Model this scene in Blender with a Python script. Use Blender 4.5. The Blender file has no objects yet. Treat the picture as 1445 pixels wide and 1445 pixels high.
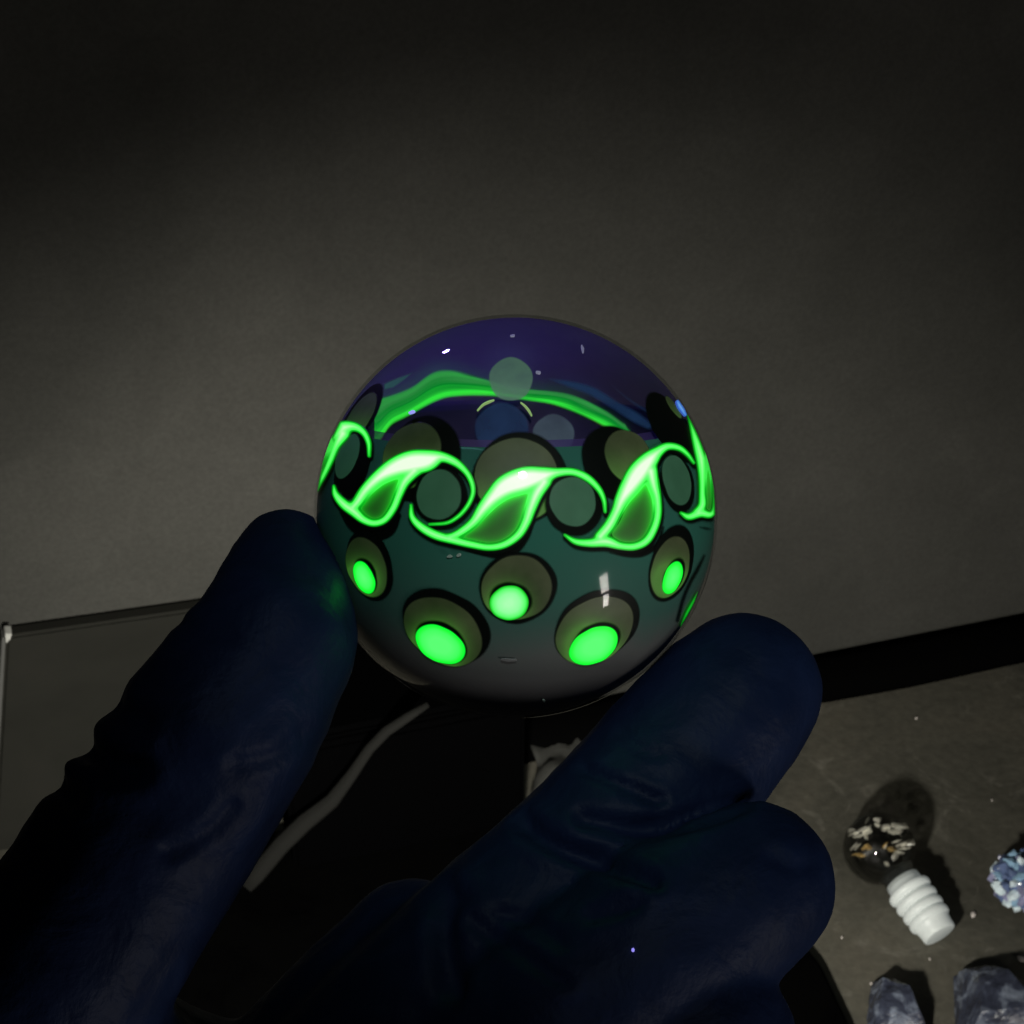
import bpy, bmesh, math, random
import numpy as np
from mathutils import Vector, Matrix, noise

random.seed(7)
S = bpy.context.scene
COL = S.collection

# ------------------------------------------------------------------ camera
FPX = 2816.0                      # focal length in pixels of a 1445 px frame
HALF = 722.5
PITCH = math.radians(40)
D0 = 0.2                          # camera to marble
HM = 0.25                         # marble height over the table
CAM = np.array([0.0, -D0 * math.cos(PITCH), HM + D0 * math.sin(PITCH)])
RT = np.array([1.0, 0, 0])
UP = np.array([0, math.sin(PITCH), math.cos(PITCH)])
FW = np.array([0, math.cos(PITCH), -math.sin(PITCH)])
cd = bpy.data.cameras.new("camera")
cam = bpy.data.objects.new("camera", cd)
COL.objects.link(cam)
cam.location = CAM
cam.rotation_euler = (math.pi / 2 - PITCH, 0, 0)
cd.sensor_width = 36
cd.lens = FPX / 1445 * 36
cd.clip_start = 0.01
cd.clip_end = 50
cd.dof.use_dof = True
cd.dof.focus_distance = 0.187
cd.dof.aperture_fstop = 160
S.camera = cam

# ------------------------------------------------------------------ world, lamps, exposure
w = bpy.data.worlds.new("World")
S.world = w
w.use_nodes = True
w.node_tree.nodes["Background"].inputs[0].default_value = (0.9, 0.95, 1, 1)
w.node_tree.nodes["Background"].inputs[1].default_value = 0.004

def aim(o, target):
    d = Vector(target) - o.location
    o.rotation_euler = d.to_track_quat('-Z', 'Y').to_euler()

def lamp(name, kind, loc, target, energy, color, **kw):
    l = bpy.data.lights.new(name, kind)
    l.energy = energy
    l.color = color
    for k, v in kw.items():
        setattr(l, k, v)
    o = bpy.data.objects.new(name, l)
    COL.objects.link(o)
    o.location = loc
    aim(o, target)
    return o

# bench lamp low under the hand, throwing light over the table and the wall
lamp("bench_lamp", 'SPOT', (-0.012, -0.052, 0.150), (-0.028, 0.236, -0.060), 3.3, (1.0, 0.97, 0.87),
     spot_size=math.radians(97), spot_blend=1.0, shadow_soft_size=0.007)
# added white fill light above the camera, a narrow beam on marble and fingers
lamp("fill_spot", 'SPOT', (0.022, -0.168, 0.566), (0.011, -0.006, 0.247), 1.05, (0.86, 1.0, 0.93),
     spot_size=math.radians(17), spot_blend=1.0, shadow_soft_size=0.012)
# ultraviolet torch above and behind the marble
lamp("violet_torch", 'SPOT', (-0.075, 0.185, 0.327), (0.0, 0.0, 0.261), 0.50, (0.34, 0.22, 1.0),
     spot_size=math.radians(12), spot_blend=0.5, shadow_soft_size=0.004)
# small window-like lamp low on the right: the pale mark on the glass
lamp("window_lamp", 'AREA', (0.425, -0.416, 0.180), (0, 0, 0.25), 0.42, (1.0, 0.95, 0.88), shape='RECTANGLE', size=0.045, size_y=0.10)
lamp("window_lamp", 'AREA', (0.428, -0.412, 0.075), (0, 0, 0.25), 0.26, (1.0, 0.95, 0.88), shape='RECTANGLE', size=0.03, size_y=0.07)

S.view_settings.view_transform = 'Standard'
S.view_settings.look = 'None'
S.view_settings.exposure = 0
S.view_settings.gamma = 1
S.cycles.use_denoising = True
S.cycles.max_bounces = 10
S.cycles.transparent_max_bounces = 16
S.cycles.sample_clamp_indirect = 4

# ------------------------------------------------------------------ projection helpers
def ray(px, py):
    px = np.asarray(px, float); py = np.asarray(py, float)
    return FW + ((px - HALF) / FPX)[..., None] * RT - ((py - HALF) / FPX)[..., None] * UP

def at(px, py, depth):
    return CAM + ray(px, py) * depth

def on_z(px, py, z):
    d = ray(px, py)
    return CAM + d * ((z - CAM[2]) / d[2])

def on_plane(px, py, p0, n):
    d = ray(px, py)
    return CAM + d * (np.dot(p0 - CAM, n) / np.dot(d, n))

def to_px(P):
    v = P - CAM
    z = v @ FW
    return HALF + FPX * (v @ RT) / z, HALF - FPX * (v @ UP) / z, z

MC = at(727.5, 728.5, D0)         # marble centre
MPX, MPY = 727.5, 728.5
R = D0 * math.sin(math.atan(285.0 / FPX))

def on_shell(px, py, k, far=False):
    d = ray(px, py)
    d = d / np.linalg.norm(d, axis=-1, keepdims=True)
    oc = CAM - MC
    b = (d * oc).sum(-1)
    c = oc @ oc - (k * R) ** 2
    s = np.sqrt(np.maximum(b * b - c, 0))
    t = -b + s if far else -b - s
    return CAM + d * t[..., None]

# ------------------------------------------------------------------ object helpers
def mesh_obj(name, verts, faces, mat, parent=None, smooth=True, attrs=None):
    me = bpy.data.meshes.new(name)
    me.from_pydata([tuple(v) for v in verts], [], [tuple(f) for f in faces])
    if attrs:
        for k, v in attrs.items():
            a = me.attributes.new(k, 'FLOAT', 'POINT')
            a.data.foreach_set('value', np.asarray(v, np.float32))
    if smooth:
        me.polygons.foreach_set('use_smooth', [True] * len(me.polygons))
    me.materials.append(mat)
    me.update()
    o = bpy.data.objects.new(name, me)
    COL.objects.link(o)
    if parent:
        o.parent = parent
        o.matrix_parent_inverse = Matrix.Translation(-Vector(parent.location))
    return o

def bm_obj(name, bm, mat, parent=None, smooth=True):
    me = bpy.data.meshes.new(name)
    bmesh.ops.recalc_face_normals(bm, faces=bm.faces)
    bm.to_mesh(me); bm.free()
    if smooth:
        me.polygons.foreach_set('use_smooth', [True] * len(me.polygons))
    me.materials.append(mat)
    o = bpy.data.objects.new(name, me)
    COL.objects.link(o)
    if parent:
        o.parent = parent
        o.matrix_parent_inverse = Matrix.Translation(-Vector(parent.location))
    return o

def empty(name, loc):
    o = bpy.data.objects.new(name, None)
    o.location = Vector(loc)
    o.empty_display_size = 0.01
    COL.objects.link(o)
    return o

def tag(o, label, cat, group=None):
    o['label'] = label
    o['category'] = cat
    if group:
        o['group'] = group
    return o

# ------------------------------------------------------------------ material helpers
def new_mat(name):
    m = bpy.data.materials.new(name)
    m.use_nodes = True
    nt = m.node_tree
    return m, nt, nt.nodes["Principled BSDF"]

def N(nt, kind, **inp):
    n = nt.nodes.new(kind)
    for k, v in inp.items():
        n.inputs[k.replace('_', ' ')].default_value = v
    return n

def ramp(nt, stops, interp='LINEAR'):
    n = nt.nodes.new('ShaderNodeValToRGB')
    n.color_ramp.interpolation = interp
    e = n.color_ramp.elements
    while len(e) < len(stops):
        e.new(0.5)
    for i, (p, c) in enumerate(stops):
        e[i].position = p
        e[i].color = (*c, 1) if len(c) == 3 else c
    return n

def plain(name, col, rough=0.5, spec=0.5, **kw):
    m, nt, b = new_mat(name)
    b.inputs['Base Color'].default_value = (*col, 1)
    b.inputs['Roughness'].default_value = rough
    b.inputs['Specular IOR Level'].default_value = spec
    for k, v in kw.items():
        b.inputs[k].default_value = v
    return m

def mottled(name, c1, c2, scale, rough=0.7, bump=0.0, bump_scale=None, c3=None, spec=0.3, bdist=0.001):
    m, nt, b = new_mat(name)
    tc = N(nt, 'ShaderNodeTexCoord')
    n1 = N(nt, 'ShaderNodeTexNoise', Scale=scale, Detail=8.0, Roughness=0.62, Distortion=0.6)
    nt.links.new(tc.outputs['Object'], n1.inputs['Vector'])
    r = ramp(nt, [(0.32, c1), (0.5, c2), (0.72, c3 or c2)])
    nt.links.new(n1.outputs['Fac'], r.inputs[0])
    nt.links.new(r.outputs[0], b.inputs['Base Color'])
    b.inputs['Roughness'].default_value = rough
    b.inputs['Specular IOR Level'].default_value = spec
    if bump:
        n2 = N(nt, 'ShaderNodeTexNoise', Scale=bump_scale or scale * 8, Detail=6.0)
        nt.links.new(tc.outputs['Object'], n2.inputs['Vector'])
        bp = N(nt, 'ShaderNodeBump', Strength=bump, Distance=bdist)
        nt.links.new(n2.outputs['Fac'], bp.inputs['Height'])
        nt.links.new(bp.outputs[0], b.inputs['Normal'])
    return m

# ------------------------------------------------------------------ table and wall
def table_mat():
    m, nt, b = new_mat("worn_table")
    tc = N(nt, 'ShaderNodeTexCoord')
    big = N(nt, 'ShaderNodeTexNoise', Scale=22.0, Detail=9.0, Roughness=0.65, Distortion=0.8)
    fine = N(nt, 'ShaderNodeTexNoise', Scale=420.0, Detail=4.0, Roughness=0.6)
    blot = N(nt, 'ShaderNodeTexNoise', Scale=70.0, Detail=7.0, Roughness=0.7, Distortion=1.2)
    for n in (big, fine, blot):
        nt.links.new(tc.outputs['Object'], n.inputs['Vector'])
    r1 = ramp(nt, [(0.3, (0.050, 0.048, 0.038)), (0.5, (0.084, 0.080, 0.064)), (0.7, (0.112, 0.102, 0.080))])
    nt.links.new(big.outputs['Fac'], r1.inputs[0])
    r2 = ramp(nt, [(0.56, (0, 0, 0)), (0.78, (1, 1, 1))])
    nt.links.new(blot.outputs['Fac'], r2.inputs[0])
    mix = nt.nodes.new('ShaderNodeMix'); mix.data_type = 'RGBA'
    nt.links.new(r2.outputs[0], mix.inputs[0])
    nt.links.new(r1.outputs[0], mix.inputs[6])
    mix.inputs[7].default_value = (0.19, 0.178, 0.15, 1)
    r3 = ramp(nt, [(0.30, (0.62, 0.62, 0.62)), (0.62, (1.12, 1.12, 1.12))])
    nt.links.new(fine.outputs['Fac'], r3.inputs[0])
    mul = nt.nodes.new('ShaderNodeMix'); mul.data_type = 'RGBA'; mul.blend_type = 'MULTIPLY'
    mul.inputs[0].default_value = 0.5
    nt.links.new(mix.outputs[2], mul.inputs[6])
    nt.links.new(r3.outputs[0], mul.inputs[7])
    nt.links.new(mul.outputs[2], b.inputs['Base Color'])
    b.inputs['Roughness'].default_value = 0.75
    b.inputs['Specular IOR Level'].default_value = 0.2
    bp = N(nt, 'ShaderNodeBump', Strength=0.35, Distance=0.0006)
    nt.links.new(fine.outputs['Fac'], bp.inputs['Height'])
    nt.links.new(bp.outputs[0], b.inputs['Normal'])
    return m

def slab(name, corners, thick, mat, n=None, parent=None, bevel=0.0):
    """a flat slab: corners on its face, pushed back along -n by thick"""
    c = [np.array(p, float) for p in corners]
    if n is None:
        n = np.cross(c[1] - c[0], c[2] - c[0]); n /= np.linalg.norm(n)
    bm = bmesh.new()
    a = [bm.verts.new(p) for p in c]
    b = [bm.verts.new(p - n * thick) for p in c]
    k = len(c)
    bm.faces.new(a); bm.faces.new(b[::-1])
    for i in range(k):
        bm.faces.new((a[i], b[i], b[(i + 1) % k], a[(i + 1) % k]))
    bmesh.ops.recalc_face_normals(bm, faces=bm.faces)
    if bevel:
        bmesh.ops.bevel(bm, geom=bm.edges[:], offset=bevel, segments=3, affect='EDGES')
    return bm_obj(name, bm, mat, parent, smooth=False)

tb = slab("tabletop", [(-0.9, -0.5, 0), (0.9, -0.5, 0), (0.9, 0.9, 0), (-0.9, 0.9, 0)], 0.03, table_mat())
tb['kind'] = 'structure'

J0 = on_z(1160, 950, 0.0); J1 = on_z(1445, 893, 0.0)       # line where wall meets table
wd = (J1 - J0) / np.linalg.norm(J1 - J0)                    # along the wall
wn = np.array([wd[1], -wd[0], 0.0])                         # out of the wall, to the camera
wall_mat, nt, b = new_mat("wall_board")
tc = N(nt, 'ShaderNodeTexCoord')
wa = N(nt, 'ShaderNodeTexNoise', Scale=9.0, Detail=3.0, Roughness=0.5, Distortion=0.5)
wb = N(nt, 'ShaderNodeTexNoise', Scale=55.0, Detail=8.0, Roughness=0.7, Distortion=0.8)
wc = N(nt, 'ShaderNodeTexNoise', Scale=900.0, Detail=3.0, Roughness=0.6)
for q_ in (wa, wb, wc): nt.links.new(tc.outputs['Object'], q_.inputs['Vector'])
ra = ramp(nt, [(.30, (0.040, 0.040, 0.036)), (.70, (0.062, 0.061, 0.055))]); nt.links.new(wa.outputs['Fac'], ra.inputs[0])
rb2 = ramp(nt, [(.30, (.90, .90, .90)), (.62, (1.04, 1.04, 1.04)), (.80, (1.25, 1.24, 1.22))]); nt.links.new(wb.outputs['Fac'], rb2.inputs[0])
rc = ramp(nt, [(.30, (.90, .90, .90)), (.70, (1.10, 1.10, 1.10))]); nt.links.new(wc.outputs['Fac'], rc.inputs[0])
m1 = nt.nodes.new('ShaderNodeMix'); m1.data_type = 'RGBA'; m1.blend_type = 'MULTIPLY'; m1.inputs[0].default_value = 1
m2 = nt.nodes.new('ShaderNodeMix'); m2.data_type = 'RGBA'; m2.blend_type = 'MULTIPLY'; m2.inputs[0].default_value = 1
nt.links.new(ra.outputs[0], m1.inputs[6]); nt.links.new(rb2.outputs[0], m1.inputs[7])
nt.links.new(m1.outputs[2], m2.inputs[6]); nt.links.new(rc.outputs[0], m2.inputs[7])
nt.links.new(m2.outputs[2], b.inputs['Base Color'])
b.inputs['Roughness'].default_value = .85; b.inputs['Specular IOR Level'].default_value = .1
bp = N(nt, 'ShaderNodeBump', Strength=.12, Distance=.0004); nt.links.new(wc.outputs['Fac'], bp.inputs['Height']); nt.links.new(bp.outputs[0], b.inputs['Normal'])
W = lambda s, z, off=0.0: J0 + wd * s + wn * off + np.array([0, 0, z])
wl = slab("wall", [W(-0.9, 0), W(0.7, 0), W(0.7, 0.7), W(-0.9, 0.7)], 0.02, wall_mat, n=wn)
wl['kind'] = 'structure'

# black rail at the foot of the wall
rail_mat = plain("black_rubber", (0.0015, 0.0015, 0.0015), 0.9, 0.0)
bm = bmesh.new()
prof = [(0.001, 0.0005), (0.011, 0.0005), (0.0125, 0.003), (0.012, 0.007), (0.009, 0.0105), (0.004, 0.0118), (0.001, 0.0118)]
rings = []
for s in np.linspace(-0.09, 0.42, 52):
    wob = 0.0004 * math.sin(s * 40) + 0.0003 * math.sin(s * 93)
    rings.append([bm.verts.new(W(s, z * 0.72, o + (wob if o > .005 else 0))) for o, z in prof])
for a, b in zip(rings, rings[1:]):
    for i in range(len(prof)):
        j = (i + 1) % len(prof)
        bm.faces.new((a[i], a[j], b[j], b[i]))
bm.faces.new(rings[0]); bm.faces.new(rings[-1][::-1])
tag(bm_obj("rubber_rail", bm, rail_mat), "black rubber rail along the foot of the grey wall, right of the fingertip", "rail")

# dark panel leaning at the left
pp = W(0, 0, 0.0042)
TL = on_plane(9, 899, pp, wn); TR = on_plane(345, 851, pp, wn)
BL = on_plane(-14, 1290, pp, wn); BR = on_plane(350, 1290, pp, wn)
TL2 = on_plane(14, 893, pp, wn)
panel = empty("dark_panel", (TL + TR) / 2)
tag(panel, "dark grey flat panel with a pale chipped corner standing behind the thumb", "panel")
pm = mottled("dark_panel_face", (0.017, 0.017, 0.0145), (0.020, 0.020, 0.017), 30.0, rough=0.85, spec=0.05, c3=(0.023, 0.022, 0.019))
BLz = BL.copy(); BRz = BR.copy()
slab("board", [TL, BLz, BRz, TR], 0.004, pm, n=wn, parent=panel, bevel=0.0007)
em = plain("pale_edge", (0.10, 0.10, 0.095), 0.6, 0.2)
ew = on_plane(3, 899, pp, wn) - on_plane(9, 899, pp, wn)
slab("edge_strip", [TL + wn * .0004 + ew * .15, BLz + wn * .0004 + ew * .15, BLz + ew * 1.1 + wn * .0004, TL + ew * 1.1 + wn * .0004],
     0.0052, em, n=wn, parent=panel, bevel=0.0002)
ch = plain("chipped_white", (0.5, 0.5, 0.47), 0.5, 0.3)
c0 = [on_plane(7, 895, pp + wn * .001, wn), on_plane(17, 895, pp + wn * .001, wn), on_plane(15, 902, pp + wn * .001, wn), on_plane(9, 909, pp + wn * .001, wn)]
slab("chip", c0, 0.003, ch, n=wn, parent=panel, bevel=0.0002)

# black mat added under the hand to darken the gap and table bounce
mat_m = mottled("added_black_mat", (0.0008, 0.0008, 0.0009), (0.0014, 0.0014, 0.0014), 60, rough=0.95, spec=0.0)
mz = 0.004
mp = [on_z(-150, 2700, mz), on_z(1500, 2700, mz), on_z(1199, 1445, mz), on_z(1159, 1360, mz), on_z(1080, 1262, mz), on_z(790, 1250, mz), on_z(720, 1130, mz), on_z(300, 1180, mz)]
tag(slab("darkening_mat", mp, 0.0036, mat_m, n=np.array([0, 0, 1.]), bevel=0.0008),
    "added black mat darkening the bench under the gloved hand", "mat")
cf = W(0, 0, 0.034)                              # front plane of the black block added to darken the gap
case = empty("dark_gap_block", on_plane(570, 1150, cf, wn))  # case: the added dark gap block
tag(case, "added black block filling the dark gap below the marble", "gap_block")
def face_box(name, x0, y0, x1, y1, front, depth, mat, parent, bev):
    a = on_plane(x0, y0, cf + wn * front, wn); b_ = on_plane(x1, y0, cf + wn * front, wn)
    zt = (a[2] + b_[2]) / 2; zb = max(.0045, on_plane((x0 + x1) / 2, y1, cf, wn)[2])
    c = [np.array([a[0], a[1], zb]), np.array([b_[0], b_[1], zb]), np.array([b_[0], b_[1], zt]), np.array([a[0], a[1], zt])]
    return slab(name, c, depth, mat, n=wn, parent=parent, bevel=bev)
gap_block_m = plain("dark_gap_plastic", (0.0010, 0.0010, 0.0011), 0.9, 0.0)
face_box("gap_block_body", 395, 1030, 742, 1300, 0, 0.028, gap_block_m, case, 0.0012)
face_box("gap_block_lid", 392, 1012, 745, 1024, 0.0006, 0.029, gap_block_m, case, 0.0012)
bm = bmesh.new()
cl = [(604, 994, 5), (575, 1012, 8), (545, 1032, 9), (520, 1058, 9), (497, 1092, 10), (468, 1130, 13), (430, 1160, 15), (396, 1193, 15), (360, 1236, 15), (346, 1252, 13)]
prev = None
def front_most(x, y):
    a = on_plane(x, y, cf + wn * .004, wn); b_ = on_z(x, y, .0062)
    return a if np.linalg.norm(a - CAM) < np.linalg.norm(b_ - CAM) else b_
pts = [front_most(x, y) for x, y, r in cl]
for i, (x, y, r) in enumerate(cl):
    t = pts[min(i + 1, len(pts) - 1)] - pts[max(i - 1, 0)]
    t /= np.linalg.norm(t); upv = CAM - pts[i]; upv /= np.linalg.norm(upv); sdv = np.cross(t, upv); sdv /= np.linalg.norm(sdv)
    hw = r * np.linalg.norm(pts[i] - CAM) / FPX * 0.9
    z = upv * .0022
    ring = [bm.verts.new(p) for p in (pts[i] + sdv * hw, pts[i] + sdv * hw * .7 + z, pts[i] - sdv * hw * .7 + z, pts[i] - sdv * hw, pts[i] - z)]
    if prev:
        for k in range(5):
            bm.faces.new((prev[k], prev[(k + 1) % 5], ring[(k + 1) % 5], ring[k]))
    else:
        bm.faces.new(ring)
    prev = ring
bm.faces.new(prev[::-1])
tag(bm_obj("grey_strip", bm, plain("grey_strip_face", (0.013, 0.013, 0.012), 0.8, 0.05)),  # grey strip added for the pale streak in the gap
    "flat grey strip added as the pale streak in the gap between thumb and fingers", "grey_strip")

# crumpled clear wrap behind the marble
def crumple(name, px, py, w_, h_, mat, seed):
    c = on_z(px, py, 0.004)
    bm = bmesh.new()
    n = 26
    g = []
    for j in range(n):
        row = []
        for i in range(n):
            u, v = i / (n - 1) - .5, j / (n - 1) - .5
            e = 1 + 0.3 * noise.noise((u * 3 + seed, v * 3, 0.))
            p = Vector((c[0] + u * w_ * e, c[1] + v * h_ * e, 0.0045))
            p.z += 0.003 * abs(noise.noise((u * 5 + seed, v * 5, 3.))) + .0025 * abs(noise.noise((u * 13 + seed, v * 13, 3.)))
            row.append(bm.verts.new(p))
        g.append(row)
    for j in range(n - 1):
        for i in range(n - 1):
            bm.faces.new((g[j][i], g[j][i + 1], g[j + 1][i + 1], g[j + 1][i]))
    r = bmesh.ops.extrude_face_region(bm, geom=bm.faces[:])
    for v in r['geom']:
        if isinstance(v, bmesh.types.BMVert):
            v.co.z -= 0.0008
    return bm_obj(name, bm, mat, smooth=True)
tag(crumple("plastic_wrap", 838, 1050, 0.030, 0.04, plain("grey_wrap", (0.05, 0.05, 0.046), 0.4, 0.5), 2.3),
    "crumpled grey plastic wrap lying below the marble beside the index finger", "wrap")

# ------------------------------------------------------------------ things on the table
# clear glass that lets light straight in, with a mirror-like surface
cg = bpy.data.materials.new("clear_coat_glass"); cg.use_nodes = True
nt = cg.node_tree; nt.nodes.clear()
out = nt.nodes.new('ShaderNodeOutputMaterial')
tp = nt.nodes.new('ShaderNodeBsdfTransparent'); tp.inputs[0].default_value = (0.97, 0.985, 0.98, 1)
gl = nt.nodes.new('ShaderNodeBsdfGlossy')
tcg = nt.nodes.new('ShaderNodeTexCoord'); ng = nt.nodes.new('ShaderNodeTexNoise'); ng.inputs['Scale'].default_value = 140; ng.inputs['Detail'].default_value = 5
nt.links.new(tcg.outputs['Object'], ng.inputs['Vector'])
rg = nt.nodes.new('ShaderNodeMapRange'); rg.inputs['From Min'].default_value = .35; rg.inputs['From Max'].default_value = .75; rg.inputs['To Min'].default_value = .015; rg.inputs['To Max'].default_value = .12
nt.links.new(ng.outputs['Fac'], rg.inputs['Value']); nt.links.new(rg.outputs[0], gl.inputs['Roughness'])
lw = nt.nodes.new('ShaderNodeFresnel'); lw.inputs['IOR'].default_value = 1.30
ge = nt.nodes.new('ShaderNodeNewGeometry')
inv = nt.nodes.new('ShaderNodeMath'); inv.operation = 'SUBTRACT'; inv.inputs[0].default_value = 1
nt.links.new(ge.outputs['Backfacing'], inv.inputs[1])
mu = nt.nodes.new('ShaderNodeMath'); mu.operation = 'MULTIPLY'
nt.links.new(lw.outputs[0], mu.inputs[0]); nt.links.new(inv.outputs[0], mu.inputs[1])
mx = nt.nodes.new('ShaderNodeMixShader')
nt.links.new(mu.outputs[0], mx.inputs[0]); nt.links.new(tp.outputs[0], mx.inputs[1]); nt.links.new(gl.outputs[0], mx.inputs[2])
nt.links.new(mx.outputs[0], out.inputs[0])
# clear ball stopper
bc_z = 0.0088
BC = on_z(1241, 1197, bc_z)
AX = on_z(1319, 1308, 0.0040) - BC; AX /= np.linalg.norm(AX)
rb = 51 * (BC - CAM) @ FW / FPX
stop = empty("ball_stopper", (BC[0], BC[1], 0))
tag(stop, "clear glass ball stopper with a white ribbed plug lying on the table", "stopper")
bm = bmesh.new()
bmesh.ops.create_uvsphere(bm, u_segments=48, v_segments=32, radius=rb, matrix=Matrix.Translation(Vector(BC)))
bgl = bpy.data.materials.new("ball_glass"); bgl.use_nodes = True
nt = bgl.node_tree; nt.nodes.clear()
out = nt.nodes.new('ShaderNodeOutputMaterial'); g1 = nt.nodes.new('ShaderNodeBsdfGlass'); g1.inputs['IOR'].default_value = 1.45
g2 = nt.nodes.new('ShaderNodeBsdfTransparent'); mx = nt.nodes.new('ShaderNodeMixShader'); mx.inputs[0].default_value = .42
g2.inputs[0].default_value = (.74, .74, .72, 1)
nt.links.new(g2.outputs[0], mx.inputs[1]); nt.links.new(g1.outputs[0], mx.inputs[2]); nt.links.new(mx.outputs[0], out.inputs[0])
bm_obj("ball", bm, bgl, stop)
flk = [plain("silver_flake", (0.98, 0.95, 0.82), 0.2, 1.0), plain("gold_flake", (0.95, 0.66, 0.26), 0.22, 0.8, Metallic=0.55)]
rng = random.Random(5)
bm = bmesh.new()
bmesh.ops.create_icosphere(bm, subdivisions=3, radius=rb * .62)
for v in bm.verts:
    v.co *= .9 + .25 * noise.noise(v.co * 260)
bmesh.ops.translate(bm, vec=Vector(BC) + Vector((-.08, -.02, -.05)) * rb, verts=bm.verts)
bm_obj("dark_contrast_core", bm, plain("dark_core_glass", (0.006, 0.006, 0.005), .35, .5), stop)  # dark core added for the black contrast of the ball's refraction
for i in range(26):
    v = Vector((rng.uniform(-1, .8), rng.uniform(-1, .5), rng.uniform(.1, 1)))
    v = v.normalized() * rb * rng.uniform(.58, .74)
    bm = bmesh.new()
    bmesh.ops.create_icosphere(bm, subdivisions=1, radius=rb * rng.uniform(.06, .14))
    M = Matrix.Translation(Vector(BC) + v) @ Matrix.Rotation(rng.uniform(0, 6), 4, (rng.random(), rng.random(), .3)) @ Matrix.Diagonal((1.5, .8, .35, 1))
    for q in bm.verts:
        q.co *= rng.uniform(.7, 1.3)
    bmesh.ops.transform(bm, matrix=M, verts=bm.verts)
    bm_obj("flake", bm, flk[1 if v.y < -.3 * rb and i % 2 else 0], stop, smooth=False)

def lathe(profile, p0, ax, seg=40):
    ax = np.array(ax); u = np.cross(ax, [0, 0, 1.]); u /= np.linalg.norm(u); v = np.cross(u, ax)
    bm = bmesh.new(); prev = None
    for s, r in profile:
        ring = [bm.verts.new(p0 + ax * s + (u * math.cos(2 * math.pi * k / seg) + v * math.sin(2 * math.pi * k / seg)) * r) for k in range(seg)]
        if prev:
            for k in range(seg):
                bm.faces.new((prev[k], prev[(k + 1) % seg], ring[(k + 1) % seg], ring[k]))
        else:
            bm.faces.new(ring)
        prev = ring
    bm.faces.new(prev[::-1])
    return bm
plug_m, nt, b = new_mat("white_plug")
b.inputs['Base Color'].default_value = (0.60, 0.63, 0.62, 1)
b.inputs['Roughness'].default_value = 0.45
b.inputs['Subsurface Weight'].default_value = 0.6
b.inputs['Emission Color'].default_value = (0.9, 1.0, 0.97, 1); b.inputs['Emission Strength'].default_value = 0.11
b.inputs['Subsurface Radius'].default_value = (0.002, 0.002, 0.002)
q = rb
neck = [(q * .80, q * .50), (q * .95, q * .47), (q * 1.12, q * .50), (q * 1.2, q * .5)]
bm_obj("neck", lathe(neck, BC, AX), bgl, stop)
pr = []
s0 = q * 1.08
base = [(0, .0), (0, .60), (.02, .64), (.28, .67), (.31, .69)]
ribs = [(.40, .86), (.72, .84), (1.02, .82), (1.30, .80)]
pr = [(s0, q * .50), (s0, q * .58), (s0 + q * .03, q * .63), (s0 + q * .27, q * .66)]
pos = .30
for c_, rr in ribs:
    for a in np.linspace(0, math.pi, 9):
        pr.append((s0 + q * (c_ - .12 * math.cos(a)), q * (.70 + (rr - .70) * .75 * math.sin(a))))
pr += [(s0 + q * 1.47, q * .66), (s0 + q * 1.62, q * .63), (s0 + q * 1.78, q * .62), (s0 + q * 1.82, q * .60), (s0 + q * 1.83, q * .56)]
dz = (BC[2] - 0.86 * q)            # plug lies with its ribs on the table
pr = [(a_, b_ * .77) for a_, b_ in pr]
bm_obj("plug", lathe(pr, BC, AX), plug_m, stop)

# blue crystal cluster
CC = on_z(1443, 1243, 0.008)
clus = empty("crystal_cluster", (CC[0], CC[1], 0))
tag(clus, "pale blue crystal nugget with glinting facets at the right edge of the table", "crystal")
cm = [plain("crystal_a", (0.26, 0.42, 0.58), 0.12, 0.8), plain("crystal_b", (0.10, 0.14, 0.27), 0.2, 0.8), plain("crystal_c", (0.70, 0.82, 0.88), 0.12, 0.8), plain("crystal_d", (0.25, 0.25, 0.40), 0.3, 0.8)]
rng = random.Random(11)
for i in range(110):
    z = 1 - 2 * (i + .5) / 110
    a = i * 2.39996
    v = Vector((math.sqrt(1 - z * z) * math.cos(a), math.sqrt(1 - z * z) * math.sin(a), z))
    if v.z < -.75:
        continue
    p = Vector(CC) + Vector((v.x * .0066, v.y * .0066, v.z * .0062)) * rng.uniform(.85, 1.05)
    bm = bmesh.new()
    bmesh.ops.create_icosphere(bm, subdivisions=1, radius=.00135 * rng.uniform(.6, 1.5))
    for qv in bm.verts:
        qv.co *= rng.uniform(.75, 1.25)
    bmesh.ops.transform(bm, matrix=Matrix.Translation(p) @ Matrix.Rotation(rng.uniform(0, 6), 4, (rng.random() - .5, rng.random() - .5, .3)) @ Matrix.Diagonal((1.35, .9, .7, 1)), verts=bm.verts)
    bm_obj("crystal", bm, rng.choice(cm), clus, smooth=False)
bm = bmesh.new()
bmesh.ops.create_icosphere(bm, subdivisions=2, radius=.0062, matrix=Matrix.Translation(Vector(CC)))
bm_obj("core", bm, cm[1], clus)

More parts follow.
